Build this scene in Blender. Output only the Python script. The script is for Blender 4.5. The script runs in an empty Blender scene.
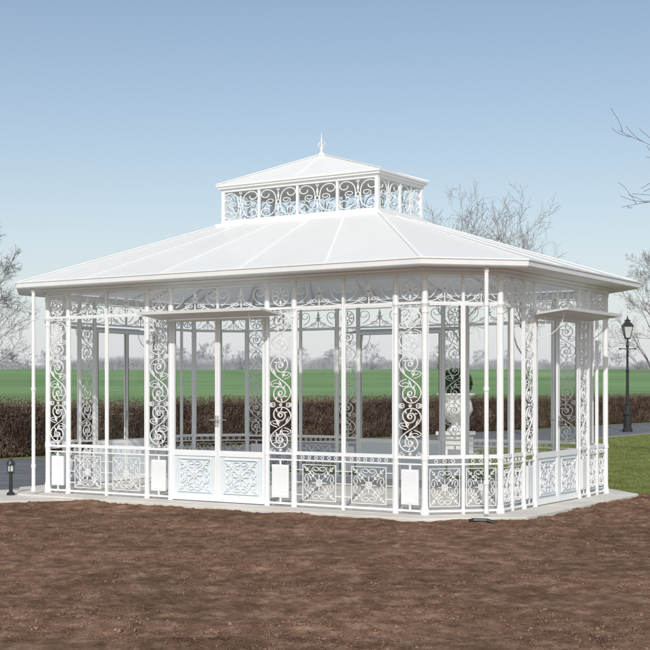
import bpy, math, random
import numpy as np
from mathutils import Matrix, Vector
random.seed(7); rng=np.random.default_rng(7)
scene=bpy.context.scene; col=scene.collection
R=math.radians
# ------------------------------------------------------------ materials
def mat(name, c1, c2=None, rough=0.6, scale=5.0, detail=6.0, bump=0.0, bscale=None, metallic=0.0, spec=0.5, c3=None, lo=0.35, hi=0.65, bdist=0.02, stretch=None):
    m=bpy.data.materials.new(name); m.use_nodes=True
    nt=m.node_tree; N=nt.nodes; L=nt.links; p=N["Principled BSDF"]
    p.inputs["Roughness"].default_value=rough; p.inputs["Metallic"].default_value=metallic
    p.inputs["Specular IOR Level"].default_value=spec
    tc=N.new("ShaderNodeTexCoord"); src=tc.outputs["Object"]
    if stretch:
        mp=N.new("ShaderNodeMapping"); mp.inputs["Scale"].default_value=stretch; L.new(src,mp.inputs[0]); src=mp.outputs[0]
    if c2 is None: p.inputs["Base Color"].default_value=(*c1,1)
    else:
        n=N.new("ShaderNodeTexNoise"); n.inputs["Scale"].default_value=scale; n.inputs["Detail"].default_value=detail
        n.inputs["Roughness"].default_value=0.65
        L.new(src,n.inputs["Vector"])
        r=N.new("ShaderNodeValToRGB"); e=r.color_ramp.elements
        e[0].position=lo; e[0].color=(*c1,1); e[1].position=hi; e[1].color=(*c2,1)
        if c3 is not None:
            x=e.new((lo+hi)/2); x.color=(*c3,1)
        L.new(n.outputs["Fac"],r.inputs["Fac"]); L.new(r.outputs["Color"],p.inputs["Base Color"])
    if bump>0:
        b=N.new("ShaderNodeBump"); b.inputs["Strength"].default_value=bump; b.inputs["Distance"].default_value=bdist
        n2=N.new("ShaderNodeTexNoise"); n2.inputs["Scale"].default_value=bscale or scale*4; n2.inputs["Detail"].default_value=8
        L.new(tc.outputs["Object"],n2.inputs["Vector"]); L.new(n2.outputs["Fac"],b.inputs["Height"]); L.new(b.outputs["Normal"],p.inputs["Normal"])
    return m
def patchy(m,scale,lo=.82,hi=1.25,stretch=(1,1,1)):
    # broad patches of drier and damper ground multiplied over the fine colour
    nt=m.node_tree; N=nt.nodes; L=nt.links; p=N["Principled BSDF"]; src=p.inputs["Base Color"].links[0].from_socket
    tc=N.new("ShaderNodeTexCoord"); mp=N.new("ShaderNodeMapping"); mp.inputs["Scale"].default_value=stretch; L.new(tc.outputs["Object"],mp.inputs[0])
    n=N.new("ShaderNodeTexNoise"); n.inputs["Scale"].default_value=scale; n.inputs["Detail"].default_value=5; L.new(mp.outputs[0],n.inputs["Vector"])
    mr=N.new("ShaderNodeMapRange"); mr.inputs["From Min"].default_value=.35; mr.inputs["From Max"].default_value=.65; mr.inputs["To Min"].default_value=lo; mr.inputs["To Max"].default_value=hi
    L.new(n.outputs["Fac"],mr.inputs["Value"])
    vm=N.new("ShaderNodeVectorMath"); vm.operation='SCALE'; L.new(src,vm.inputs[0]); L.new(mr.outputs[0],vm.inputs["Scale"]); L.new(vm.outputs[0],p.inputs["Base Color"]); return m
M_white=mat("white_paint",(0.83,0.85,0.86),(0.89,0.90,0.90),rough=0.42,scale=3)
M_plate=mat("white_plate",(0.80,0.82,0.83),(0.85,0.87,0.88),rough=0.35,scale=4)
M_dplate=mat("door_plate",(0.66,0.73,0.78),(0.71,0.77,0.81),rough=0.35,scale=4)
M_rib=mat("roof_rib",(0.86,0.87,0.86),(0.90,0.90,0.89),rough=0.4,scale=3)
M_soffit=mat("soffit",(0.80,0.81,0.80),(0.86,0.86,0.84),rough=0.6,scale=2)
M_canopy=mat("canopy_sheet",(0.62,0.63,0.62),(0.68,0.68,0.66),rough=0.5,scale=2)
M_seal=mat("dark_seal",(0.12,0.12,0.13),(0.16,0.16,0.17),rough=0.5)
M_black=mat("black_iron",(0.012,0.014,0.015),(0.03,0.032,0.033),rough=0.4,scale=12,bump=0.1)
M_slab=mat("pale_stone",(0.56,0.53,0.48),(0.72,0.69,0.64),rough=0.85,scale=1.6,detail=9,bump=0.2,bscale=60,bdist=0.004)
M_soil=patchy(mat("soil",(0.105,0.058,0.037),(0.315,0.205,0.145),rough=0.95,scale=6.0,detail=15,bump=0.9,bscale=60,spec=0.06,c3=(0.190,0.112,0.075),bdist=0.022,lo=.33,hi=.68),.8,.86,1.22,(.6,1.4,1))
M_clod=patchy(mat("clod",(0.135,0.078,0.052),(0.325,0.215,0.155),rough=0.95,scale=7,detail=10,bump=0.5,bscale=80,spec=0.06,c3=(.215,.132,.092)),.8,.88,1.2,(.6,1.4,1))
M_lawn=mat("lawn",(0.105,0.135,0.035),(0.205,0.225,0.075),rough=0.9,scale=0.9,detail=12,bump=0.5,bscale=40,spec=0.2,c3=(0.15,0.185,0.052))
M_blade=mat("grass_blade",(0.11,0.15,0.04),(0.25,0.27,0.10),rough=0.8,scale=2.2,detail=10,spec=0.2)
M_field=patchy(mat("field",(0.150,0.262,0.115),(0.230,0.340,0.170),rough=0.9,scale=0.5,detail=14,spec=0.0,stretch=(.05,.9,1),c3=(.188,.302,.142)),.03,.88,1.12)
M_road=mat("tarmac",(0.105,0.11,0.12),(0.17,0.175,0.185),rough=0.9,scale=2,detail=12,bump=0.3,bscale=90,bdist=0.005)
M_kerb=mat("kerb",(0.28,0.27,0.25),(0.40,0.38,0.35),rough=0.9,scale=4)
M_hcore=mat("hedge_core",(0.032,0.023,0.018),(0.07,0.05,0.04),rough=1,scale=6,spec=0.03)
M_hleaf=patchy(mat("hedge_leaf",(0.065,0.043,0.032),(0.220,0.163,0.126),rough=0.85,scale=2.4,detail=12,c3=(0.128,0.089,0.067),spec=0.05),.5,.75,1.25)
M_bark=mat("bark",(0.07,0.055,0.045),(0.16,0.13,0.105),rough=0.95,scale=8,bump=0.6,bscale=30)
M_twig=mat("twig",(0.17,0.135,0.12),(0.27,0.225,0.20),rough=0.9,scale=2)
M_twigd=mat("twig_dark",(0.065,0.05,0.048),(0.12,0.095,0.09),rough=0.9,scale=2)
M_twigl=mat("twig_left",(0.085,0.068,0.065),(0.15,0.12,0.118),rough=0.9,scale=2)
M_twigr=mat("twig_red",(0.17,0.14,0.135),(0.27,0.23,0.225),rough=0.9,scale=1)
M_far=mat("far_twig_hazed",(0.34,0.34,0.38),(0.44,0.44,0.48),rough=1,scale=0.5)  # distance haze is put into this colour: pale, greyish twigs
M_farh=mat("far_hedge_hazed",(0.30,0.31,0.34),(0.42,0.42,0.45),rough=1,scale=0.4)  # hedgerow colour lightened to stand in for distance haze
M_stone=mat("urn_stone",(0.66,0.66,0.64),(0.78,0.78,0.76),rough=0.85,scale=8,bump=0.3)
M_shrub=mat("shrub",(0.015,0.03,0.012),(0.05,0.08,0.03),rough=0.7,scale=9)
M_handle=mat("handle_metal",(0.6,0.6,0.6),rough=0.35,metallic=0.6)
def glassmat(name,tint=(0.985,0.99,1.0),ior=1.2):
    m=bpy.data.materials.new(name); m.use_nodes=True; nt=m.node_tree; N=nt.nodes; L=nt.links
    N.remove(N["Principled BSDF"]); out=N["Material Output"]
    t=N.new("ShaderNodeBsdfTransparent"); t.inputs[0].default_value=(*tint,1)
    g=N.new("ShaderNodeBsdfGlossy"); g.inputs["Roughness"].default_value=0.02
    f=N.new("ShaderNodeFresnel"); f.inputs["IOR"].default_value=ior
    mx=N.new("ShaderNodeMixShader"); L.new(f.outputs[0],mx.inputs[0]); L.new(t.outputs[0],mx.inputs[1]); L.new(g.outputs[0],mx.inputs[2])
    L.new(mx.outputs[0],out.inputs[0]); return m
M_glass=glassmat("window_glass")
def roofmat(nm,c1,c2):
    m=mat(nm,c1,c2,rough=0.38,scale=1.2,detail=5)
    nt=m.node_tree; N=nt.nodes; L=nt.links; p=N["Principled BSDF"]; out=N["Material Output"]
    t=N.new("ShaderNodeBsdfTranslucent"); t.inputs[0].default_value=(.96,.965,.96,1)
    mx=N.new("ShaderNodeMixShader"); mx.inputs[0].default_value=0.20
    L.new(p.outputs[0],mx.inputs[1]); L.new(t.outputs[0],mx.inputs[2]); L.new(mx.outputs[0],out.inputs[0]); return m
M_roof=roofmat("roof_sheet",(0.92,0.93,0.915),(0.95,0.955,0.94))
M_roof2=roofmat("roof_sheet_b",(0.90,0.91,0.895),(0.94,0.945,0.93))
M_lampglass=mat("lamp_glass",(0.55,0.58,0.58),(0.65,0.68,0.68),rough=0.15,scale=3)

# ------------------------------------------------------------ mesh builder
class MB:
    def __init__(s): s.v=[]; s.f=[]
    def add(s,vs,fs):
        o=len(s.v); s.v+= [tuple(v) for v in vs]; s.f+=[tuple(i+o for i in f) for f in fs]; return s
    def box(s,x0,x1,y0,y1,z0,z1):
        return s.add([(x0,y0,z0),(x1,y0,z0),(x1,y1,z0),(x0,y1,z0),(x0,y0,z1),(x1,y0,z1),(x1,y1,z1),(x0,y1,z1)],
              [(0,3,2,1),(4,5,6,7),(0,1,5,4),(1,2,6,5),(2,3,7,6),(3,0,4,7)])
    def ribbon(s,pts,y=0.0,w=0.02,t=0.016,closed=False):
        n=len(pts); vs=[]
        for i,(x,z) in enumerate(pts):
            if closed: a=pts[(i-1)%n]; b=pts[(i+1)%n]
            else: a=pts[max(i-1,0)]; b=pts[min(i+1,n-1)]
            dx,dz=b[0]-a[0],b[1]-a[1]; l=math.hypot(dx,dz) or 1; nx,nz=-dz/l,dx/l
            for sx,sy in ((1,-1),(1,1),(-1,1),(-1,-1)):
                vs.append((x+nx*w/2*sx,y+t/2*sy,z+nz*w/2*sx))
        fs=[]
        for i in range(n if closed else n-1):
            a=i*4; b=((i+1)%n)*4
            for k in range(4):
                k2=(k+1)%4; fs.append((a+k,b+k,b+k2,a+k2))
        if not closed: fs+=[(0,1,2,3),((n-1)*4+3,(n-1)*4+2,(n-1)*4+1,(n-1)*4)]
        return s.add(vs,fs)
    def ring(s,cx,cz,r,y=0,w=0.018,t=0.016,n=24,rz=None):
        rz=rz or r
        return s.ribbon([(cx+r*math.cos(2*math.pi*i/n),cz+rz*math.sin(2*math.pi*i/n)) for i in range(n)],y,w,t,True)
    def lathe(s,prof,n=16,cx=0,cy=0,cz=0,rot=0.0):
        vs=[]; 
        for r,z in prof:
            for i in range(n):
                a=2*math.pi*i/n+rot; vs.append((cx+r*math.cos(a),cy+r*math.sin(a),cz+z))
        fs=[]
        for j in range(len(prof)-1):
            for i in range(n):
                i2=(i+1)%n; fs.append((j*n+i,j*n+i2,(j+1)*n+i2,(j+1)*n+i))
        fs.append(tuple(range(n-1,-1,-1))); fs.append(tuple((len(prof)-1)*n+i for i in range(n)))
        return s.add(vs,fs)
    def tube(s,pts,rads,n=5):
        vs=[];fs=[]
        m=len(pts)
        for i in range(m):
            p=Vector(pts[i]); d=(Vector(pts[min(i+1,m-1)])-Vector(pts[max(i-1,0)])).normalized()
            ref=Vector((0,0,1)) if abs(d.z)<0.9 else Vector((1,0,0))
            a=d.cross(ref).normalized(); b=d.cross(a)
            for k in range(n):
                t=2*math.pi*k/n; vs.append(p+(a*math.cos(t)+b*math.sin(t))*rads[i])
        for i in range(m-1):
            for k in range(n):
                k2=(k+1)%n; fs.append((i*n+k,i*n+k2,(i+1)*n+k2,(i+1)*n+k))
        fs.append(tuple(range(n-1,-1,-1))); fs.append(tuple((m-1)*n+k for k in range(n)))
        return s.add(vs,fs)
    def beam(s,p0,p1,w,h,up=(0,0,1)):
        p0=Vector(p0);p1=Vector(p1);d=(p1-p0).normalized(); sd=d.cross(Vector(up)).normalized(); u=sd.cross(d).normalized()
        vs=[]
        for p in (p0,p1):
            for a,b in ((-1,0),(1,0),(1,1),(-1,1)): vs.append(p+sd*a*w/2+u*b*h)
        return s.add(vs,[(0,1,2,3),(7,6,5,4),(0,4,5,1),(1,5,6,2),(2,6,7,3),(3,7,4,0)])
    def mesh(s,name,m,smooth=False):
        me=bpy.data.meshes.new(name); me.from_pydata(s.v,[],s.f); me.materials.append(m)
        if smooth: me.shade_smooth()
        me.update(); return me
def obj(name,me,parent=None,M=None,label=None,category=None,group=None,kind=None):
    o=bpy.data.objects.new(name,me); col.objects.link(o)
    if parent: o.parent=parent
    if M is not None: o.matrix_local=M
    if label:o["label"]=label
    if category:o["category"]=category
    if group:o["group"]=group
    if kind:o["kind"]=kind
    return o
def np_mesh(name,V,F,m,smooth=False):
    me=bpy.data.meshes.new(name); V=np.asarray(V,dtype=np.float32); F=np.asarray(F,dtype=np.int32)
    k=F.shape[1]; me.vertices.add(len(V)); me.vertices.foreach_set("co",V.ravel())
    me.loops.add(F.size); me.loops.foreach_set("vertex_index",F.ravel())
    me.polygons.add(len(F)); me.polygons.foreach_set("loop_start",np.arange(0,F.size,k,dtype=np.int32))
    me.polygons.foreach_set("loop_total",np.full(len(F),k,dtype=np.int32))
    me.update(calc_edges=True); me.validate(); me.materials.append(m)
    if smooth: me.shade_smooth()
    return me

# ------------------------------------------------------------ scrolls
def scroll(kind,T=7.5,q=2.3,n=44,rot=0.0,flip=False):
    def run(sg):
        x=z=0; out=[]
        for i in range(n):
            s=(i+0.5)/n
            th=T*s**q
            if kind=='C': th=th*sg
            x+=math.cos(th)*sg/n; z+=math.sin(th)*sg/n; out.append((x,z))
        return out
    if kind=='H':
        pts=[(0,0)]; x=z=0
        for i in range(n):
            s=(i+0.5)/n; th=T*s**q; x+=math.cos(th)/n; z+=math.sin(th)/n; pts.append((x,z))
    else:
        pts=run(-1)[::-1]+[(0,0)]+run(1)
    c,s_=math.cos(rot),math.sin(rot)
    pts=[(c*x-s_*z,s_*x+c*z) for x,z in pts]
    if flip: pts=[(-x,z) for x,z in pts]
    xs=[p[0] for p in pts]; zs=[p[1] for p in pts]
    mx,mz=(max(xs)+min(xs))/2,(max(zs)+min(zs))/2; hx,hz=(max(xs)-min(xs))/2,(max(zs)-min(zs))/2
    return [((x-mx)/hx,(z-mz)/hz) for x,z in pts]
def fit(p,cx,cz,hw,hh): return [(cx+x*hw,cz+z*hh) for x,z in p]
C_u=scroll('C',T=7.2,q=2.0,n=30)
def rot90(p,k):
    for _ in range(k): p=[(-z,x) for x,z in p]
    return p
H_c=scroll('H',T=7.5,q=1.7,rot=R(30),n=30)
def leaf(mb,x,z,l,w,ang,y=0,t=0.012):
    c,s=math.cos(ang),math.sin(ang)
    pts=[(0,0),(l*0.45,w/2),(l,0),(l*0.45,-w/2)]
    v=[]
    for yy in (y-t/2,y+t/2):
        for a,b in pts: v.append((x+c*a-s*b,yy,z+s*a+c*b))
    mb.add(v,[(0,1,2,3),(7,6,5,4),(0,4,5,1),(1,5,6,2),(2,6,7,3),(3,7,4,0)])
def square_scroll(mb,cx,cz,hw,hh,y=0,w=0.0085):
    # framed square: central rosette, leafy diagonals to the corners, a curl on either side of each
    mb.ribbon([(cx+hw*a,cz+hh*b) for a,b in ((-1,-1),(1,-1),(1,1),(-1,1))],y,w*1.3,0.014,True)
    hw*=.94; hh*=.94
    r=min(hw,hh)*0.20
    mb.ring(cx,cz,r,y,w,n=20); mb.ring(cx,cz,r*0.40,y,w*1.1,n=10)
    for k in range(8):
        a=k*math.pi/4+math.pi/8; leaf(mb,cx+math.cos(a)*r*.35,cz+math.sin(a)*r*.35,r*.62,r*0.26,a,y-0.004)
    for gx in (-1,1):
        for gz in (-1,1):
            a=math.atan2(gz*hh,gx*hw); ca,sa=math.cos(a),math.sin(a); D=math.hypot(hw,hh)
            mb.ribbon([(cx+ca*r,cz+sa*r),(cx+gx*hw,cz+gz*hh)],y+.001,w*.7,.009)
            for f_ in (.36,.54,.72):
                for sg in (-1,1): leaf(mb,cx+ca*D*f_,cz+sa*D*f_,D*.13,D*.045,a+sg*.75,y-.002)
            leaf(mb,cx+ca*D*.80,cz+sa*D*.80,D*.17,D*.06,a,y-.003)
            for fl in (0,1):
                p=H_c if not fl else [(z,x) for x,z in H_c]
                p=[(gx*x,gz*z) for x,z in p]
                mb.ribbon(fit(p,cx+gx*hw*(.72 if fl else .25),cz+gz*hh*(.25 if fl else .72),hw*.22,hh*.22),y,w*.8,.010)
    for dx,dz in ((0,-1),(1,0),(0,1),(-1,0)):
        leaf(mb,cx+dx*r,cz+dz*r,(hw if dx else hh)*.35,r*.3,math.atan2(dz,dx),y-.003)
def spiral(cx,cz,R0,R1,a0,turns,n=30):
    return [(cx+(R0+(R1-R0)*(i/n)**.8)*math.cos(a0+turns*2*math.pi*i/n),cz+(R0+(R1-R0)*(i/n)**.8)*math.sin(a0+turns*2*math.pi*i/n)) for i in range(n+1)]
def bez(p0,p1,p2,p3,n=12):
    return [tuple((1-t)**3*a+3*t*(1-t)**2*b+3*t*t*(1-t)*c+t**3*d for a,b,c,d in zip(p0,p1,p2,p3)) for t in [i/n for i in range(1,n)]]
def tall_scroll(mb,cx,z0,z1,hw,n=3,w=.0105):
    hs=[1.0,1.12,.94][:n]; tot=sum(hs); zc0=z0
    Rx=hw*.93
    for i in range(n):
        h=(z1-z0)*hs[i]/tot; cz=zc0+h/2; zc0+=h; f=1 if i%2 else -1
        Rz=min(h*.22,hw*1.0)
        zt,zb=cz+h*.27,cz-h*.27
        a=math.pi if f>0 else 0
        sc=lambda pts,c_:[(cx+(x)*Rx,c_+z*Rz) for x,z in pts]
        up=sc(spiral(0,0,1,.2,a,-1.6*f),zt)
        lo=sc(spiral(0,0,1,.2,math.pi-a,-1.6*f),zb)
        mid=bez((cx-f*Rx,zt),(cx-f*Rx,zt-h*.24),(cx+f*Rx,zb+h*.24),(cx+f*Rx,zb))
        mb.ribbon(up[::-1]+mid+lo,0,w,.014)
        for zc_,ss in ((zt,1),(zb,-1)):
            mb.ring(cx,zc_,.17*Rx,-.002,w*.9,n=8)
            for sg in (-1,1):
                p=[(sg*x,ss*z) for x,z in H_c]
                mb.ribbon(fit(p,cx+sg*hw*.74,zc_+ss*Rz*1.05,hw*.22,Rz*.20),0,w*.65,.010)
            for q_ in range(3):
                aa=math.pi/2*ss+ (q_-1)*.9; leaf(mb,cx+Rx*.42*math.cos(aa),zc_+Rz*.42*math.sin(aa),Rx*.38,.016,aa+.5*f)
        # the two open triangles beside the diagonal each hold a curl and leaves
        for sg in (1,-1):
            p=[(sg*f*x,sg*z) for x,z in H_c]; mb.ribbon(fit(p,cx+sg*f*hw*.52,cz+sg*h*.075,hw*.40,h*.070),0,w*.75,.011)
            leaf(mb,cx+sg*f*hw*.15,cz+sg*h*.02,hw*.6,.022,R(90)*sg-.5*f*sg)
            leaf(mb,cx-sg*f*hw*.45,cz+sg*h*.10,hw*.55,.018,R(90)*sg+.55*f*sg)
    zz=z0
    for i in range(n+1):
        mb.ring(cx,zz,0.014,0,0.009,n=10)
        if i<n: zz+=(z1-z0)*hs[i]/tot

# ------------------------------------------------------------ pavilion
CX,CY=-0.094,18.98; ANG=math.atan2(-0.5417,0.8406)
pav=bpy.data.objects.new("pavilion",None); col.objects.link(pav); pav.location=(CX,CY,0); pav.rotation_euler=(0,0,ANG)
pav["label"]="white ornate cast iron pavilion with scrollwork and roof lantern"; pav["category"]="pavilion"
HA,HB,CH=3.77,2.44,0.67
def octo(o):
    t=0.41421*o; xa=HA-CH+t; yb=HB-CH+t; X=HA+o; Y=HB+o
    return [(-xa,-Y),(xa,-Y),(X,-yb),(X,yb),(xa,Y),(-xa,Y),(-X,yb),(-X,-yb)]
Z_SILL0,Z_SILL1=0.665,0.695; Z_T0,Z_T1=2.515,2.545; Z_TOP=2.865
PW=0.048; G=PW/2
cache={}
def post_mesh(big=False):
    k=('post',big)
    if k in cache: return cache[k]
    h=.024 if not big else .038
    pr=[(h+.014,0.001),(h+.014,.05),(h+.006,.065),(h+.006,.09),(h,.10),(h,.645),(h+.006,.65),(h+.008,.68),(h+.006,.705),(h,.71),
        (h,2.40),(h+.006,2.41),(h+.006,2.425),(h,2.435),(h,2.48),(h+.012,2.51),(h+.016,2.515),(h+.016,2.545),(h,2.55),(h*.95,2.80),(h+.008,2.83),(h+.012,2.865)]
    m=MB(); m.lathe(pr,14)
    me=m.mesh("post",M_white); cache[k]=me; return me
def frame_generic(m,W,door=False,mull=False):
    a,b=G,W-G; d=0.014; st=.009
    for x0,x1 in ((a,a+st),(b-st,b)): m.box(x0,x1,-d,d,0.002,Z_TOP)
    x0,x1=a+st,b-st
    segs=[(x0,x1)]
    if mull:
        c=W/2; m.box(c-.017,c+.017,-d-.006,d+.006,0.002,Z_TOP); segs=[(x0,c-.017),(c+.017,x1)]
    for s0,s1 in segs:
        rails=[]
        if not door: rails+=[(0.03,0.055),(0.59,0.608),(Z_SILL0,Z_SILL1)]
        rails+=[(Z_T0,Z_T1),(2.835,2.85)]
        for r0,r1 in rails: m.box(s0,s1,-d+.003,d-.003,r0,r1)
    return segs
def crest(m,s0,s1):
    c=(s0+s1)/2; hw=(s1-s0)/2; z0=Z_T1; 
    if hw>0.18:
        for sg in (-1,1):
            pts=[(c+sg*hw*(1-0.95*math.sin(t)),z0+0.004+0.17*(1-math.cos(t))) for t in np.linspace(0.05,math.pi/2,16)]
            m.ribbon(pts,0,0.010,0.012)
            m.ribbon(fit([(-sg*x,z) for x,z in H_c],c+sg*hw*0.74,z0+0.155,hw*0.23,0.105),0,0.010,0.010)
            m.ribbon(fit([(sg*x,z) for x,z in H_c],c+sg*hw*0.27,z0+0.045,hw*0.15,0.036),0,0.008,0.010)
        m.box(c-.006,c+.006,-.006,.006,z0,z0+.16)
        leaf(m,c,z0+.14,0.145,0.052,R(90)); leaf(m,c,z0+.145,0.075,0.018,R(25)); leaf(m,c,z0+.145,0.075,0.018,R(155))
        m.ring(c,z0+.12,0.016,0,0.010,n=8)
    else:
        r=min(hw*0.88,0.125)
        m.ring(c,z0+0.145,r,0,0.011,n=22); m.ring(c,z0+0.145,r*.3,0,0.010,n=8)
        for k in range(8):
            a=k*math.pi/4; leaf(m,c+r*.3*math.cos(a),z0+.145+r*.3*math.sin(a),r*0.68,r*0.24,a)
def bay_P(W):
    k=('P',round(W,3))
    if k in cache: return cache[k]
    f=MB(); s0,s1=frame_generic(f,W)[0]
    sc=MB(); c=W/2; hw=(s1-s0)/2
    tall_scroll(sc,c,0.72,2.49,hw*0.96,3)
    cr=MB(); crest(cr,s0,s1)
    pl=MB(); pl.box(s0+.05,s1-.05,-.014,.006,0.115,0.535)
    pl.box(s0+.065,s1-.065,-.019,-.012,0.135,0.515)
    for z0,z1 in ((.055,.116),(.534,.59)): pl.box(c-.012,c+.012,-.008,.004,z0,z1)
    r=(f.mesh("wall_panel_frame",M_white),[("scrollwork",sc.mesh("scrollwork",M_white)),("crest",cr.mesh("crest",M_white)),("plate",pl.mesh("plate",M_plate))]); cache[k]=r; return r
def bay_W(W):
    k=('W',round(W,3))
    if k in cache: return cache[k]
    f=MB(); segs=frame_generic(f,W,mull=True); out=[]
    for s0,s1 in segs:
        sc=MB()
        square_scroll(sc,(s0+s1)/2,0.322,(s1-s0)/2*0.88 if (s1-s0)<0.5 else .245,0.225)
        c=(s0+s1)/2
        if s1-s0>.5:
            for sg in (-1,1): 
                for zz in (.16,.32,.475): sc.box(*sorted((c+sg*.2505,c+sg*((s1-s0)/2))),-.005,.005,zz,zz+.009)
        out.append(("scrollwork",sc.mesh("scrollwork",M_white)))
        n=max(2,int((s1-s0)/0.09))
        for i in range(1,n): 
            x=s0+(s1-s0)*i/n; f.ring(x,0.6365,0.020,0,0.007,0.01,n=10)
        cr=MB(); crest(cr,s0,s1); out.append(("crest",cr.mesh("crest",M_white)))
        for a,b in ((s0,s0+.011),(s1-.011,s1)): f.box(a,b,-.010,.010,Z_SILL1+.001,Z_T0-.001)
        f.box(s0+.011,s1-.011,-.009,.009,Z_SILL1+.001,Z_SILL1+.015); f.box(s0+.011,s1-.011,-.009,.009,Z_T0-.015,Z_T0-.001)
    r=(f.mesh("window_frame",M_white),out); cache[k]=r; return r
def door_leaf(W,flip):
    k=('leaf',round(W,3),flip)
    if k in cache: return cache[k]
    f=MB(); d=.016; a=.036; top=2.45
    f.box(0.003,a,-d,d,.015,top); f.box(W-a,W-0.003,-d,d,.015,top)
    for z0,z1 in ((.015,.09),(.61,.685),(top-.05,top)): f.box(a,W-a,-d+.002,d-.002,z0,z1)
    sc=MB(); square_scroll(sc,W/2,.35,(W-2*a)/2*.80,.220,-.016,0.0095)
    pl=MB(); pl.box(a+.001,W-a-.001,0.0,.010,.091,.609)
    g=MB(); g.add([(a,.004,.685),(W-a,.004,.685),(W-a,.004,top-.05),(a,.004,top-.05)],[(0,1,2,3)])
    se=MB(); 
    se.ribbon([(a-.002,.682),(W-a+.002,.682),(W-a+.002,top-.048),(a-.002,top-.048)],d+.003,.010,.006,True)
    h=MB(); hx=(W-a/2) if not flip else a/2
    dr=-1 if not flip else 1
    for sg in (-1,1):
        h.box(hx-.011,hx+.011,sg*(d+.003)-.003,sg*(d+.003)+.003,1.0,1.15)
        h.tube([(hx,sg*(d+.005),1.09),(hx,sg*(d+.042),1.09)],[.007,.007],8)
        h.tube([(hx-dr*0.006,sg*(d+.042),1.09),(hx+dr*.075,sg*(d+.042),1.089)],[.007,.005],8)
    r=(f.mesh("door_frame",M_white),[("scrollwork",sc.mesh("scrollwork",M_white)),("plate",pl.mesh("plate",M_dplate)),("glass",g.mesh("glass",M_glass)),("weather_seal",se.mesh("seal",M_seal)),("handle",h.mesh("handle",M_handle))])
    cache[k]=r; return r
def doorway(W):
    k=('D',round(W,3))
    if k in cache: return cache[k]
    f=MB(); s0,s1=frame_generic(f,W,door=True)[0]
    c=(s0+s1)/2; out=[]
    for a,b in ((s0,c),(c,s1)):
        sc=MB(); crest(sc,a,b); out.append(("crest",sc.mesh("crest",M_white)))
    f.box(c-.013,c+.013,-.014,.014,Z_T1,2.835)
    r=(f.mesh("door_surround",M_white),out,s0,s1); cache[k]=r; return r
def canopy_mesh(W):
    k=('can',round(W,3))
    if k in cache: return cache[k]
    m=MB(); x0,x1=-.15,W+.26; pr=-0.50
    m.add([(x0,-.05,2.435),(x1,-.05,2.435),(x1,pr,2.488),(x0,pr,2.488),(x0,-.05,2.460),(x1,-.05,2.460),(x1,pr,2.513),(x0,pr,2.513)],
          [(0,3,2,1),(4,5,6,7),(3,0,4,7),(0,1,5,4),(1,2,6,5),(2,3,7,6)])
    m.box(x0-.010,x1+.010,pr-.016,pr-.002,2.482,2.522)
    bs=[]
    for x in (0.0,W):
        b=MB()
        pts=[(x,-.04-0.36*math.sin(t),2.15+0.32*(1-math.cos(t))) for t in np.linspace(0,math.pi/2,10)]
        b.tube(pts,[.006]*10,6)
        cp=[(x,-.11+0.045*px,2.35+0.055*pz) for px,pz in C_u]; b.tube(cp,[.005]*len(cp),4)
        bs.append(b.mesh("bracket",M_white))
    r=(m.mesh("canopy",M_canopy),bs); cache[k]=r; return r

V=octo(0)
long_b=[0,.4,1.88,2.3,3.9,4.32,5.8,6.2]; long_t="PWPDPWP"
short_b=[0,.68,1.02,2.52,2.86,3.54]; short_t="WPDPW"
cl=CH*math.sqrt(2); ch_b=[0,cl]; ch_t="W"
for i in range(8):
    a=Vector((*V[i],0)); b=Vector((*V[(i+1)%8],0)); d=(b-a).normalized(); ang=math.atan2(d.y,d.x)
    B,T=[(long_b,long_t),(ch_b,ch_t),(short_b,short_t),(ch_b,ch_t)][i%4]
    p=obj("post",post_mesh(True),pav,Matrix.Translation(a)@Matrix.Rotation(ang-R(22.5),4,'Z'))
    for j,t in enumerate(T):
        o=a+d*B[j]; W=B[j+1]-B[j]; M=Matrix.Translation(o)@Matrix.Rotation(ang,4,'Z')
        if j>0: obj("post",post_mesh(),pav,M)
        if t in 'PW':
            r=bay_P(W) if t=='P' else bay_W(W)
            q=obj("wall_panel" if t=='P' else "window",r[0],pav,M)
            for nm,me in r[1]: obj(nm,me,q)
        else:
            r=doorway(W); q=obj("door_surround",r[0],pav,M)
            for nm,me in r[1]: obj(nm,me,q)
            s0,s1=r[2],r[3]; w=(s1-s0)/2
            for kx in (0,1):
                lf=door_leaf(w,kx==1); dq=obj("door",lf[0],pav,M@Matrix.Translation((s0+kx*w,0,0)))
                for nm,me in lf[1]: obj(nm,me,dq)
            cm=canopy_mesh(W); cq=obj("canopy",cm[0],pav,M)
            for me in cm[1]: obj("bracket",me,cq)
def ring_prof(m,prof,closed=True):
    n=len(prof); vs=[]
    for o,z in prof:
        for x,y in octo(o): vs.append((x,y,z))
    fs=[]
    for j in range(n if closed else n-1):
        j2=(j+1)%n
        for i in range(8):
            i2=(i+1)%8; fs.append((j*8+i,j*8+i2,j2*8+i2,j2*8+i))
    m.add(vs,fs)
m=MB(); ring_prof(m,[(-.04,2.865),(.04,2.865),(.045,2.945),(-.04,2.945)]); ring_prof(m,[(.05,2.91),(.09,2.93),(.09,2.944),(.046,2.944)])
obj("cornice",m.mesh("cornice",M_white),pav)
m=MB(); ring_prof(m,[(.04,2.946),(.36,2.946),(.36,2.962),(.04,2.962)]); obj("soffit",m.mesh("soffit",M_soffit),pav)
m=MB(); ring_prof(m,[(.345,2.935),(.43,2.935),(.445,2.95),(.45,3.005),(.462,3.012),(.462,3.03),(.43,3.03),(.43,3.0),(.36,3.0),(.345,3.0)]); obj("gutter",m.mesh("gutter",M_white),pav)
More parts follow.
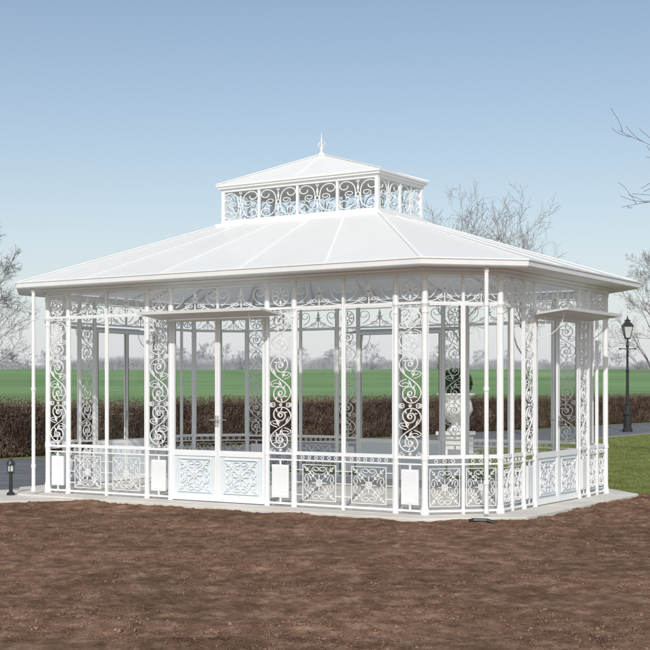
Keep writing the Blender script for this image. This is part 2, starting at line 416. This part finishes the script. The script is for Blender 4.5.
# main roof, panel by panel in one mesh
LX=.05
LA,LB=1.40,0.70; ZE,ZR=3.025,3.93
E=octo(.42); rect=[(LX-LA,-LB),(LX+LA,-LB),(LX+LA,LB),(LX-LA,LB)]
def lerp(a,b,t): return (a[0]+(b[0]-a[0])*t,a[1]+(b[1]-a[1])*t)
m=MB(); mi=[]
for (e0,e1,r0,r1,n) in ((0,1,0,1,5),(1,2,1,1,1),(2,3,1,2,3),(3,4,2,2,1),(4,5,2,3,5),(5,6,3,3,1),(6,7,3,0,3),(7,0,0,0,1)):
    for k in range(n):
        t0,t1=k/n,(k+1)/n
        a,b=lerp(E[e0],E[e1],t0),lerp(E[e0],E[e1],t1); c_,d_=lerp(rect[r0],rect[r1],t1),lerp(rect[r0],rect[r1],t0)
        if r0==r1: m.add([(*a,ZE),(*b,ZE),(*c_,ZR)],[(0,1,2)])
        else: m.add([(*a,ZE),(*b,ZE),(*c_,ZR),(*d_,ZR)],[(0,1,2,3)])
        mi.append(k%2)
me=m.mesh("roof",M_roof); me.materials.append(M_roof2)
for p,i in zip(me.polygons,mi): p.material_index=i
roof=obj("roof",me,pav)
m=MB(); rafters=MB()
def rib(p0,p1,w=.035,h=.018):
    m.beam((p0[0],p0[1],ZE+.001),(p1[0],p1[1],ZR+.001),w,h)
for vi,ri in ((0,0),(1,1),(2,1),(3,2),(4,2),(5,3),(6,3),(7,0)): rib(E[vi],rect[ri],.045,.012)
for (e0,e1,r0,r1,n) in ((0,1,0,1,5),(4,5,2,3,5),(2,3,1,2,3),(6,7,3,0,3)):
    for k in range(1,n): 
        t=k/n; rib(lerp(E[e0],E[e1],t),lerp(rect[r0],rect[r1],t),.032,.009)
        p0=lerp(V[e0],V[e1],t); p1=lerp(rect[r0],rect[r1],t)
        rafters.beam((p0[0],p0[1],2.955),(p1[0],p1[1],ZR-.10),.035,.04)
for vi,ri in ((0,0),(1,1),(2,1),(3,2),(4,2),(5,3),(6,3),(7,0)):
    rafters.beam((V[vi][0],V[vi][1],2.955),(rect[ri][0],rect[ri][1],ZR-.10),.04,.04)
obj("roof_rib",m.mesh("roof_rib",M_rib),roof); obj("rafter",rafters.mesh("rafter",M_white),roof)
# lantern
lan=MB(); la,lb=1.355,.655
def boxring(m,a,b,t,z0,z1):
    m.box(-a,a,-b,-b+t,z0,z1); m.box(-a,a,b-t,b,z0,z1); m.box(-a,-a+t,-b+t,b-t,z0,z1); m.box(a-t,a,-b+t,b-t,z0,z1)
boxring(lan,1.425,.725,.10,3.90,3.955)
boxring(lan,la+.003,lb+.003,.05,3.956,4.01)
boxring(lan,la+.003,lb+.003,.05,4.43,4.475)
for sx in (-1,1):
    for sy in (-1,1):
        x0=la-.055 if sx>0 else -la; y0=lb-.055 if sy>0 else -lb
        lan.box(x0,x0+.055,y0,y0+.055,4.01,4.43)
def lpane(w):
    m=MB(); h=.42; z0=4.01
    c=w/2; zc=z0+h/2
    for sg in (-1,1):
        p=[(sg*x,z) for x,z in scroll('C',T=6.6,q=2.0,rot=R(-90))]
        m.ribbon(fit(p,c+sg*w*.25,zc,w*.19,h*.45),0,.011,.012)
        m.ribbon(fit([(sg*x,z) for x,z in H_c],c+sg*w*.22,zc,w*.09,h*.12),0,.009,.012)
    m.ring(c,zc,.032,0,.011,n=12); leaf(m,c,zc+.03,.13,.03,R(90)); leaf(m,c,zc-.03,.13,.03,R(-90))
    m.ring(c,z0+h-.025,.018,0,.009,n=10); m.ring(c,z0+.025,.018,0,.009,n=10)
    return m
LM=Matrix.Translation((LX,0,0))
w4=(2*la)/4; pan_l=lpane(w4).mesh("scrollwork",M_white); pan_s=lpane(lb).mesh("scrollwork",M_white)
for sy in (-1,1):
    for k in range(1,4): lan.box(-la+k*w4-.018,-la+k*w4+.018,sy*(lb-.025)-.018,sy*(lb-.025)+.018,4.01,4.43)
for sx in (-1,1): lan.box(sx*(la-.025)-.018,sx*(la-.025)+.018,-.018,.018,4.01,4.43)
lo=obj("lantern",lan.mesh("lantern",M_white),pav,LM)
for sy in (-1,1):
    for k in range(4): obj("scrollwork",pan_l,lo,Matrix.Translation((-la+k*w4,sy*(lb-.025),0)))
for sx in (-1,1):
    for k in range(2): obj("scrollwork",pan_s,lo,Matrix.Translation((sx*(la-.025),-lb+k*lb,0))@Matrix.Rotation(R(90),4,'Z'))
rf=MB(); ea,eb=1.395,.695; z0=4.476; z1=4.535; zt=4.96; rl=.05
rf.add([(-ea,-eb,z0),(ea,-eb,z0),(ea,eb,z0),(-ea,eb,z0),(-ea,-eb,z1),(ea,-eb,z1),(ea,eb,z1),(-ea,eb,z1)],[(0,3,2,1),(0,1,5,4),(1,2,6,5),(2,3,7,6),(3,0,4,7)])
i4=[(-ea-.02,-eb-.02,z1-.025),(ea+.02,-eb-.02,z1-.025),(ea+.02,eb+.02,z1-.025),(-ea-.02,eb+.02,z1-.025)]
i5=[(x,y,z1+.004) for x,y,z in i4]
rf.add(i4+i5+[(-rl,0,zt),(rl,0,zt)],[(0,3,2,1),(0,1,5,4),(1,2,6,5),(2,3,7,6),(3,0,4,7),(4,5,9,8),(5,6,9),(6,7,8,9),(7,4,8)])
obj("lantern_roof",rf.mesh("lantern_roof",M_roof),lo)
rb=MB()
for p,q in zip(i5,((-rl,0,zt),(rl,0,zt),(rl,0,zt),(-rl,0,zt))): rb.beam((p[0],p[1],p[2]+.001),(q[0],q[1],q[2]+.001),.035,.012)
for sy in (-1,1):
    rb.beam((0,sy*(eb+.02),z1+.005),(0,0,zt),.028,.009)
obj("roof_rib",rb.mesh("roof_rib",M_rib),lo)
fi=MB(); fi.lathe([(.05,-.02),(.05,.02),(.02,.04),(.018,.07),(.030,.09),(.030,.11),(.010,.13),(.008,.20),(.018,.22),(.006,.24),(.003,.33)],10,cz=zt)
for k in range(4):
    a=k*math.pi/2
    cp=[(math.cos(a)*(.035+.03*px),math.sin(a)*(.035+.03*px),zt+.15+.035*pz) for px,pz in H_c]; fi.tube(cp,[.005]*len(cp),4)
obj("finial",fi.mesh("finial",M_white,True),lo)
def downpipe(x,y):
    m=MB(); m.tube([(x,y,2.93),(x,y,.03)],[.026]*2,12)
    for z in (.06,.4,1.5,2.5,2.9): m.lathe([(.033,-.022),(.033,.022)],12,x,y,z)
    obj("downpipe",m.mesh("downpipe",M_white,False),pav)
downpipe(-3.05,-2.78); downpipe(3.80,-2.22); downpipe(3.05,2.78)
# ------------------------------------------------------------ ground
m=MB(); P0=octo(.43)
vs=[(x,y,0) for x,y in P0]+[(x,y,-.25) for x,y in P0]
m.add(vs,[tuple(range(8))]+[(i+8,(i+1)%8+8,(i+1)%8,i) for i in range(8)])
slab=obj("pavement",m.mesh("pavement",M_slab),kind="structure"); slab.location=(CX,CY,0); slab.rotation_euler=(0,0,ANG)
bv=slab.modifiers.new("b","BEVEL"); bv.width=.012; bv.segments=2

def vnoise(x,y,seed=0):
    xi=np.floor(x).astype(np.int64); yi=np.floor(y).astype(np.int64); fx=x-xi; fy=y-yi
    fx=fx*fx*(3-2*fx); fy=fy*fy*(3-2*fy)
    def h(a,b):
        n=(a*374761393+b*668265263+seed*974634777)&0xffffffff
        n=((n^(n>>13))*1274126177)&0xffffffff
        return ((n^(n>>16))&0xffff)/65535.0
    return (h(xi,yi)*(1-fx)+h(xi+1,yi)*fx)*(1-fy)+(h(xi,yi+1)*(1-fx)+h(xi+1,yi+1)*fx)*fy
def fbm(x,y,o=4,seed=0):
    r=0;a=.5
    for k in range(o): r=r+a*vnoise(x*2**k,y*2**k,seed+k); a*=.5
    return r
def sstep(t): t=np.clip(t,0,1); return t*t*(3-2*t)
def terr(x,y):
    return -0.08+5.3*sstep((y-66)/190)-7*sstep((y-270)/400)+0.5*(fbm(x/60,y/60,2,5)-.4)*sstep((y-80)/60)
def grid(xs,ys,zf,name,m,smooth=True):
    X,Y=np.meshgrid(xs,ys); Z=zf(X,Y); Vv=np.stack([X.ravel(),Y.ravel(),Z.ravel()],1)
    nx=len(xs); ny=len(ys); I=(np.arange(ny-1)[:,None]*nx+np.arange(nx-1)[None,:]).ravel()
    F=np.stack([I,I+1,I+nx+1,I+nx],1); return np_mesh(name,Vv,F,m,smooth)
xs=np.concatenate([np.linspace(-1500,-100,15)[:-1],np.linspace(-100,100,81),np.linspace(100,1500,15)[1:]])
ys=np.concatenate([np.linspace(-200,0,5)[:-1],np.linspace(0,60,31)[:-1],np.linspace(60,300,61),np.linspace(300,2500,20)[1:]])
obj("ground",grid(xs,ys,terr,"ground",M_lawn),kind="structure")
HO=np.array([-7.56,29.8]); he=np.array([.584,.8117]); hn=np.array([-.8117,.584])
ss=np.concatenate([np.linspace(-120,-20,6)[:-1],np.linspace(-20,120,36)[:-1],np.linspace(120,500,60)[:-1],np.linspace(500,1200,8)]); ws=np.concatenate([np.linspace(0.4,40,12)[:-1],np.linspace(40,400,70)[:-1],np.linspace(400,900,8)])
S,Wg=np.meshgrid(ss,ws); X=HO[0]+S*he[0]+Wg*hn[0]; Y=HO[1]+S*he[1]+Wg*hn[1]; Z=terr(X,Y)+.05+.03*sstep((Y-60)/20)
nx=len(ss); ny=len(ws); I=(np.arange(ny-1)[:,None]*nx+np.arange(nx-1)[None,:]).ravel()
obj("field",np_mesh("field",np.stack([X.ravel(),Y.ravel(),Z.ravel()],1),np.stack([I,I+1,I+nx+1,I+nx],1),M_field,True),kind="structure")
n=40; rv=[];fs=[]
for i in range(n):
    t=-.6+2.4*i/(n-1)
    nearp=np.array([-5.3,19.0])+t*np.array([16.1,25.0]); farp=np.array([-7.56,29.8])+t*np.array([22.6,31.4])+np.array([.7,-.9])
    rv+=[(nearp[0],nearp[1],-.065),(farp[0],farp[1],-.065)]
    if i: fs.append((2*i-2,2*i,2*i+1,2*i-1))
me=bpy.data.meshes.new("driveway"); me.from_pydata(rv,[],fs); me.materials.append(M_road); obj("driveway",me,kind="structure")
m=MB()
for i in range(0,n-1):
    a=rv[2*i];b=rv[2*i+2]; m.beam((a[0],a[1],-.10),(b[0],b[1],-.10),.12,.055)
obj("kerb",m.mesh("kerb",M_kerb),kind="structure")
m=MB(); m.add([(-10,15.7,-.02),(-3.4,17.75,-.02),(-3.9,19.4,-.02),(-10,18.6,-.02),(-10,15.7,-.15),(-3.4,17.75,-.15),(-3.9,19.4,-.15),(-10,18.6,-.15)],[(0,1,2,3),(4,5,1,0),(5,6,2,1),(6,7,3,2),(7,4,0,3)]); obj("path",m.mesh("path",M_slab),kind="structure")
# soil
xs=np.concatenate([np.linspace(-40,-6,34)[:-1],np.linspace(-6,6,640),np.linspace(6,40,34)[1:]])
tv=np.concatenate([np.linspace(-1.2,0,30)[:-1],np.linspace(0,1,640)**1.25])
def ymax(x): 
    base=np.interp(x,[-40,-9,-4.2,-3,2,4.9,6,12,40],[15.9,16.5,18.0,20.0,20.3,18.9,18.6,18.3,18])
    return base+.25*(fbm(x*1.3,x*0+3.1,3,9)-.45)
c,s=math.cos(-ANG),math.sin(-ANG)
def bdist(X,Y):
    lx=(X-CX)*c-(Y-CY)*s; ly=(X-CX)*s+(Y-CY)*c
    return np.maximum(np.maximum(abs(lx)-HA,abs(ly)-HB),(abs(lx)+abs(ly)-(HA+HB-CH))/1.414)
X,T=np.meshgrid(xs,tv); Y0=6.3; YM=ymax(X); Y=Y0+(YM-Y0)*T
def soilz(x,y):
    big=.05*(fbm(x*.6,y*.9,3,1)-.45)
    wob=fbm(x*.35,y*.6,3,3)
    rows=.018*np.sin(y*11+9*wob)*fbm(x*.8,y*1.1,2,13)
    rough=1+1.6*sstep((x-1.5)/3)*sstep((y-12)/3)
    rid=fbm(x*8,y*10,4,2); clump=.042*np.clip(rid-.46,0,1)*rough
    fine=.044*(fbm(x*24,y*28,3,4)-.45)*(.2+1.4*fbm(x*1.0,y*1.3,2,14))
    bank=.030*sstep((1.1-bdist(x,y))/.6)*fbm(x*2.5,y*2.5,3,17)*1.8
    return -.056+big*.7+rows+clump+fine+bank
Z=soilz(X,Y); B_=bdist(X,Y); Z=np.where(B_<.60,np.minimum(Z,.004),np.minimum(Z,.04))
pathline=(Y-(15.7+(X+10)*.3106)); Z=np.where((X<-3.3)&(pathline>-.05),np.minimum(Z,-.045),Z)
edge=sstep((T-.975)/.025); Z=Z*(1-edge)+(-.13)*edge
Z=np.where(B_<.41,-.15,Z)
nx=len(xs); ny=len(tv); I=(np.arange(ny-1)[:,None]*nx+np.arange(nx-1)[None,:]).ravel()
obj("soil",np_mesh("soil",np.stack([X.ravel(),Y.ravel(),Z.ravel()],1),np.stack([I,I+1,I+nx+1,I+nx],1),M_soil,False),kind="structure")
oc=np.array([(1,0,0),(-1,0,0),(0,1,0),(0,-1,0),(0,0,1),(0,0,-1)],dtype=float)
ocf=np.array([(0,2,4),(2,1,4),(1,3,4),(3,0,4),(2,0,5),(1,2,5),(3,1,5),(0,3,5)])
N=60000
cy=6.6+13*rng.random(N)**1.1; cx=(rng.random(N)*2-1)*(.27*cy+.4)
ok=(cy<ymax(cx)-.3)&(bdist(cx,cy)>.46)&(fbm(cx*1.1,cy*1.6,3,31)+.18*rng.random(N)>.50)&~((cx<-3.3)&(cy>15.65+(cx+10)*.3106))
cx=cx[ok];cy=cy[ok];N=len(cx)
sz=.003+.0045*rng.random(N)+.011*rng.random(N)**11
Vv=oc[None]*sz[:,None,None]*(0.55+.9*rng.random((N,6,1)))*np.array([1.2,1.1,.8])+rng.normal(size=(N,6,3))*sz[:,None,None]*.18
th=rng.random(N)*6.28; ct,st=np.cos(th)[:,None],np.sin(th)[:,None]
VX=Vv[...,0]*ct-Vv[...,1]*st; VY=Vv[...,0]*st+Vv[...,1]*ct
Vv=np.stack([VX+cx[:,None],VY+cy[:,None],Vv[...,2]+(soilz(cx,cy)+sz*.2)[:,None]],-1).reshape(-1,3)
F=(ocf[None]+np.arange(N)[:,None,None]*6).reshape(-1,3)
obj("soil_clods",np_mesh("soil_clods",Vv,F,M_clod),kind="stuff")
# lawn blades
N=80000
gy=18.3+27*rng.random(N)**1.5; gx=(.16+.14*rng.random(N))*gy
t=(gy-19.0)/25.0
ok=(gy>ymax(gx)-.12)&(bdist(gx,gy)>.5)&(gx>(-5.3+16.1*t)+.15)
gx=gx[ok];gy=gy[ok];N=len(gx)
h=.02+.035*rng.random(N); w=.005+.006*rng.random(N)*(gy/20); a=rng.random(N)*6.28
dx=np.cos(a)*w;dy=np.sin(a)*w; lx_=(rng.random(N)-.5)*.04; ly_=(rng.random(N)-.5)*.04
z=np.full(N,-.085)
Vv=np.stack([np.stack([gx-dx,gy-dy,z],1),np.stack([gx+dx,gy+dy,z],1),np.stack([gx+lx_,gy+ly_,z+h],1)],1).reshape(-1,3)
obj("grass",np_mesh("grass",Vv,np.arange(3*N).reshape(-1,3),M_blade),kind="stuff")

# ------------------------------------------------------------ hedge
def leafcards(pos,size,up=0.0):
    N=len(pos); a=rng.normal(size=(N,3)); a/=np.linalg.norm(a,axis=1)[:,None]; b=rng.normal(size=(N,3)); b-=a*(a*b).sum(1)[:,None]; b/=np.linalg.norm(b,axis=1)[:,None]
    s_=size[:,None]; q=np.stack([pos-a*s_,pos+b*s_*.55,pos+a*s_,pos-b*s_*.55],1).reshape(-1,3)
    return q,np.arange(4*N).reshape(-1,4)
def hedge_h(s): return 1.30+.16*(fbm(s*.5,s*0+1.7,3,21)-.45)+.14*(fbm(s*2.3,s*0+5.,2,22)-.4)
hed=bpy.data.objects.new("hedge",None); col.objects.link(hed); hed.location=(HO[0],HO[1],-.08)
hed["label"]="long clipped brown winter beech hedge beside the driveway"; hed["category"]="hedge"
n=260; sc_=np.linspace(-9,56,n); vs=[];fs=[]
for i,sv in enumerate(sc_):
    h=hedge_h(np.array([sv]))[0]-.18
    for w_,z_ in ((-.36,0),(-.40,h*.6),(-.28,h),(.28,h),(.40,h*.6),(.36,0)):
        j=.05*(random.random()-.5); p=he*sv+hn*(w_+j); vs.append((p[0],p[1],z_+j))
    if i:
        for k in range(5): a=(i-1)*6+k; fs.append((a,a+6,a+7,a+1))
fs.append(tuple(range(6)));fs.append(tuple((n-1)*6+k for k in range(6)))
mb=MB(); mb.add(vs,fs); obj("hedge_stems",mb.mesh("hedge_stems",M_hcore),hed)
N=150000; sv=-9+65*rng.random(N)**1.15; h=hedge_h(sv); f=rng.random(N)
side=np.where(rng.random(N)<.8,-1,1)
top=rng.random(N)<.22
w_=np.where(top,(rng.random(N)*2-1)*.5,side*(.34+.20*rng.random(N)+.16*(fbm(sv*1.6,f*2.4,3,8)-.45)))
zz=np.where(top,h-.24+.30*rng.random(N)**1.7,.02+f*(h-.08)); 
pos=np.stack([he[0]*sv+hn[0]*w_,he[1]*sv+hn[1]*w_,zz],1)
q,F=leafcards(pos,.012+.022*rng.random(N)); obj("leaves",np_mesh("leaves",q,F,M_hleaf),hed)
N=22000; sv=-9+65*rng.random(N)**1.1; low=rng.random(N)<.5
w_=np.where(low,-.44-.12*rng.random(N),(rng.random(N)*2-1)*.52); z0_=np.where(low,rng.random(N)*.9,hedge_h(sv)-.35); hh=np.where(low,.15+.2*rng.random(N),.2+.38*rng.random(N)**1.3)
px=he[0]*sv+hn[0]*w_; py=he[1]*sv+hn[1]*w_; l1=(rng.random(N)-.5)*.36; l2=(rng.random(N)-.5)*.3
Vv=np.stack([np.stack([px-.005,py,z0_],1),np.stack([px+.005,py,z0_],1),np.stack([px+l1,py+l2,z0_+hh],1)],1).reshape(-1,3)
obj("twigs",np_mesh("twigs",Vv,np.arange(3*N).reshape(-1,3),M_hleaf),hed)

# ------------------------------------------------------------ trees
def make_tree(seed,H,spread,trunk_r,levels=5,kids=4,up=.35,first=.25,minr=.004,sides=4,l1=1.0,lean=(.45,.95)):
    rd=random.Random(seed); tr=MB(); cr=MB()
    def branch(p,d,L,r,lev):
        nseg=5 if lev<3 else 4
        pts=[p.copy()]; rads=[r]; dirs=[d.copy()]
        for i in range(nseg):
            j=.16 if lev else .05
            d=(d+Vector((rd.gauss(0,j),rd.gauss(0,j),rd.gauss(0,j)+up*.12*(1 if lev else .3)))).normalized()
            p=p+d*L/nseg; pts.append(p.copy()); rads.append(max(r*(1-.75*(i+1)/nseg),minr*.7)); dirs.append(d.copy())
        (tr if lev==0 else cr).tube(pts,rads,8 if lev==0 else (5 if lev<2 else 3))
        if lev>=levels: return
        nk=kids+(5 if lev==0 else 0)+rd.randint(0,1)
        for k in range(nk):
            t=(first if lev==0 else .15)+(1-(first if lev==0 else .15))*(k+.5*rd.random()+.3)/nk
            t=min(t,.98); i=min(int(t*nseg),nseg-1); f=t*nseg-i
            q=pts[i].lerp(pts[i+1],f); dd=dirs[i+1]
            az=k*2.4+rd.uniform(-.5,.5); o=dd.orthogonal().normalized(); o=Matrix.Rotation(az,3,dd)@o
            an=rd.uniform(*lean)
            nd=(dd*math.cos(an)+o*math.sin(an)*(spread if lev==0 else 1)).normalized()
            if lev==0: nl=L*rd.uniform(.42,.6)*(1.15-t*.55)*l1
            else: nl=L*rd.uniform(.45,.68)*(1.1-t*.35)
            branch(q,nd,nl,max(rads[i]*rd.uniform(.42,.62),minr),lev+1)
    branch(Vector((0,0,0)),Vector((rd.gauss(0,.02),rd.gauss(0,.02),1)),H*.86,trunk_r,0)
    return tr,cr
def place_tree(meshes,x,y,z,label,s=1,rz=0,group=None,name="bare_tree"):
    e=bpy.data.objects.new(name,None); col.objects.link(e); e.location=(x,y,z); e.rotation_euler=(0,0,rz); e.scale=(s,s,s)
    e["label"]=label; e["category"]="tree"
    if group: e["group"]=group
    obj("trunk",meshes[0],e); obj("crown",meshes[1],e); return e
def tm(seed,mt,**k):
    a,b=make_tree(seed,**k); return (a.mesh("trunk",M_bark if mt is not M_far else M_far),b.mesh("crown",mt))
g1=tm(3,M_twig,H=7.0,spread=.9,trunk_r=.07,levels=4,kids=4,up=.9,first=.3,minr=.005)
place_tree(g1,6.6,41,-.1,"slender leafless tree with pale upright branches beyond the pavilion")
g2=tm(11,M_twig,H=7.3,spread=.8,trunk_r=.07,levels=4,kids=4,up=.9,first=.4,minr=.005)
place_tree(g2,4.5,43,-.1,"smaller leafless tree with thin twigs beyond the pavilion")
g3=tm(23,M_twigd,H=7.2,spread=1.5,trunk_r=.13,levels=3,kids=4,up=.2,first=.55,minr=.007,l1=1.06)
place_tree(g3,8.3,24.5,-.1,"leafless tree with dark arching branches on the lawn",rz=2.6)
g4=tm(31,M_twigl,H=9.0,spread=.95,trunk_r=.14,levels=5,kids=5,up=.6,first=.18,minr=.007)
place_tree(g4,-16.8,59,-.1,"dense leafless tree with brown twigs in the field",s=.95)
g5=tm(41,M_twigr,H=9.4,spread=.9,trunk_r=.15,levels=5,kids=4,up=.6,first=.15,minr=.008)
place_tree(g5,21.5,80,.0,"leafless tree with fine pinkish twigs in the field",rz=2)
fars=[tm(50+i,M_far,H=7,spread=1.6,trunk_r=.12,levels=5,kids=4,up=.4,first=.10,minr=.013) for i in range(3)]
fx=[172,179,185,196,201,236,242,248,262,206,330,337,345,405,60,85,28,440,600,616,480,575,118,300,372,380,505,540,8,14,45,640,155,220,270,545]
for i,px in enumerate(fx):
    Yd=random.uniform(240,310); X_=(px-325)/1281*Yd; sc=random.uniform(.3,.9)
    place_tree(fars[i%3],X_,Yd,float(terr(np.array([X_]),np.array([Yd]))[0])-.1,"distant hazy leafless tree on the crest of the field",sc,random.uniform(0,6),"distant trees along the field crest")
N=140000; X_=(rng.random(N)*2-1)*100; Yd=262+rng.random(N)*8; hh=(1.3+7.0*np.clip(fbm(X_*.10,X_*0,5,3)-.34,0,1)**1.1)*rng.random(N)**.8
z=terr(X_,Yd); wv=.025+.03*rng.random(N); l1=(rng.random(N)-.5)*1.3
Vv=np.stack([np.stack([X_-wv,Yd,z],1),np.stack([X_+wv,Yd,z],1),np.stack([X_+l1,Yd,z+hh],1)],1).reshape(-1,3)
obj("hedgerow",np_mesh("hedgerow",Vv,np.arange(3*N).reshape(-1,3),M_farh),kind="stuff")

# ------------------------------------------------------------ lamp post
lp=bpy.data.objects.new("street_lamp",None); col.objects.link(lp); lp.location=(11.05,46.8,-.08)
lp["label"]="black Victorian style lamp post with lantern head on the lawn"; lp["category"]="street lamp"
m=MB(); m.lathe([(.19,0),(.19,.12),(.15,.16),(.14,.60),(.17,.64),(.17,.70),(.10,.78),(.08,1.0),(.095,1.02),(.095,1.06),(.06,1.1),(.052,2.2),(.07,2.22),(.07,2.26),(.045,2.3),(.04,3.1),(.07,3.14),(.05,3.2),(.03,3.4)],14)
m.tube([(-.28,0,3.05),(.28,0,3.05)],[.016,.016],6); m.lathe([(.03,-.03),(.03,.03)],8,-.28,0,3.05); m.lathe([(.03,-.03),(.03,.03)],8,.28,0,3.05)
obj("post",m.mesh("post",M_black,False),lp)
m=MB(); m.lathe([(.10,3.40),(.12,3.43),(.12,3.45)],4,rot=R(45))
for k in range(4):
    a=R(45)+k*math.pi/2; m.tube([(.115*math.cos(a),.115*math.sin(a),3.44),(.235*math.cos(a),.235*math.sin(a),3.86)],[.013,.013],4)
m.lathe([(.26,3.86),(.26,3.90),(.13,4.02),(.12,4.05),(.14,4.07),(.05,4.13),(.03,4.16),(.035,4.19),(.008,4.27)],4,rot=R(45))
obj("lantern_head",m.mesh("lantern_head",M_black),lp)
m=MB(); m.lathe([(.105,3.451),(.222,3.859)],4,rot=R(45)); obj("lamp_glass",m.mesh("lamp_glass",M_lampglass),lp)
# ------------------------------------------------------------ urn planter
up_=bpy.data.objects.new("urn_planter",None); col.objects.link(up_); up_.location=(3.02,29.6,-.08); up_.rotation_euler=(0,0,ANG)
up_["label"]="pale stone urn on square pedestal with dark clipped shrub"; up_["category"]="planter"
m=MB(); m.box(-.36,.36,-.36,.36,0,.10); m.box(-.30,.30,-.30,.30,.10,.52); m.box(-.34,.34,-.34,.34,.52,.60); obj("pedestal",m.mesh("pedestal",M_stone),up_)
m=MB(); m.lathe([(.20,.60),(.20,.65),(.11,.69),(.09,.78),(.15,.82),(.34,.96),(.40,1.10),(.37,1.26),(.34,1.36),(.44,1.43),(.45,1.48),(.40,1.48)],24); obj("urn",m.mesh("urn",M_stone,True),up_)
N=5000; a=rng.normal(size=(N,3)); a/=np.linalg.norm(a,axis=1)[:,None]; rr=.6+.42*rng.random(N)
pos=a*rr[:,None]*np.array([.38,.38,.34])+np.array([0,0,1.72]); q,F=leafcards(pos,.02+.03*rng.random(N)); obj("shrub",np_mesh("shrub",q,F,M_shrub),up_)
# ------------------------------------------------------------ bollard light
bl=bpy.data.objects.new("bollard_light",None); col.objects.link(bl); bl.location=(-4.50,18.35,-.02)
bl["label"]="small black bollard light standing on the pale path"; bl["category"]="bollard light"
m=MB(); m.lathe([(.06,0),(.06,.03),(.028,.05),(.025,.30),(.05,.32),(.05,.34)],14); obj("post",m.mesh("post",M_black),bl)
m=MB(); m.lathe([(.038,.341),(.038,.43)],12); obj("lamp_glass",m.mesh("lamp_glass",M_lampglass),bl)
m=MB(); m.lathe([(.062,.431),(.066,.445),(.05,.49),(.015,.51),(.012,.53)],14)
for k in range(4):
    aa=k*math.pi/2; m.tube([(.045*math.cos(aa),.045*math.sin(aa),.34),(.045*math.cos(aa),.045*math.sin(aa),.432)],[.006,.006],4)
obj("cap",m.mesh("cap",M_black),bl)
m=MB(); m.tube([(1.68,14.69,-.005),(1.85,14.66,-.005),(1.95,14.62,-.03)],[.025]*3,10); m.lathe([(.034,-.015),(.034,.015)],10,1.68,14.69,-.005)
obj("drain_pipe",m.mesh("drain_pipe",M_black),label="short black plastic drain pipe beside the pale pavement",category="pipe")

# ------------------------------------------------------------ light & camera
el=R(33); sd=Vector((-0.09,-0.996,0)).normalized()*math.cos(el); sd.z=math.sin(el)
w=bpy.data.worlds.new("World"); scene.world=w; w.use_nodes=True; nt=w.node_tree; N=nt.nodes; L=nt.links
sky=N.new("ShaderNodeTexSky"); sky.sky_type='NISHITA'; sky.sun_disc=False; sky.sun_elevation=el; sky.sun_rotation=math.atan2(sd.x,sd.y)
sky.air_density=1.0; sky.dust_density=1.2; sky.ozone_density=1.0
bg=N["Background"]; bg.inputs[1].default_value=0.135
tc=N.new("ShaderNodeTexCoord"); sx=N.new("ShaderNodeSeparateXYZ"); L.new(tc.outputs["Generated"],sx.inputs[0])
s1=N.new("ShaderNodeMath"); s1.operation='SUBTRACT'; s1.inputs[0].default_value=1.0; s1.use_clamp=True; L.new(sx.outputs["Z"],s1.inputs[1])
pw=N.new("ShaderNodeMath"); pw.operation='POWER'; L.new(s1.outputs[0],pw.inputs[0]); pw.inputs[1].default_value=8.0
ml=N.new("ShaderNodeMath"); ml.operation='MULTIPLY'; L.new(pw.outputs[0],ml.inputs[0]); ml.inputs[1].default_value=0.93
tint=N.new("ShaderNodeMix"); tint.data_type='RGBA'; tint.blend_type='MULTIPLY'; tint.inputs["Factor"].default_value=1.0
L.new(sky.outputs[0],tint.inputs[6]); tint.inputs[7].default_value=(.90,.88,.84,1)
# added fill: unseen upper sky brightened to soften and lift the light
sky_fill=N.new("ShaderNodeMapRange"); sky_fill.interpolation_type='SMOOTHSTEP'; sky_fill.inputs["From Min"].default_value=.34; sky_fill.inputs["From Max"].default_value=.8; sky_fill.inputs["To Max"].default_value=.55
L.new(sx.outputs["Z"],sky_fill.inputs["Value"])
vm=N.new("ShaderNodeMix"); vm.data_type='RGBA'; L.new(sky_fill.outputs[0],vm.inputs["Factor"]); L.new(tint.outputs[2],vm.inputs[6]); vm.inputs[7].default_value=(5.0,5.2,5.5,1)
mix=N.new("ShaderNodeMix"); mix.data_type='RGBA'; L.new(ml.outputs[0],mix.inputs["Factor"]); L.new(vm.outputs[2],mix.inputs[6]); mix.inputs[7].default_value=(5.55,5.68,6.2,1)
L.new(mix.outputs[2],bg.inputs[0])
sl=bpy.data.lights.new("sun","SUN"); sl.energy=2.65; sl.angle=R(1.0); sl.color=(1,.965,.915)
so=bpy.data.objects.new("sun",sl); col.objects.link(so); so.rotation_euler=sd.to_track_quat('Z','Y').to_euler()
cam=bpy.data.cameras.new("camera"); co=bpy.data.objects.new("camera",cam); col.objects.link(co); co.location=(0,0,1.5); co.rotation_euler=(R(90),0,0)
cam.sensor_width=36; cam.lens=1281/650*36; cam.shift_y=64/650; cam.clip_end=5000; scene.camera=co
scene.view_settings.view_transform='Standard'; scene.view_settings.look='None'; scene.view_settings.exposure=0
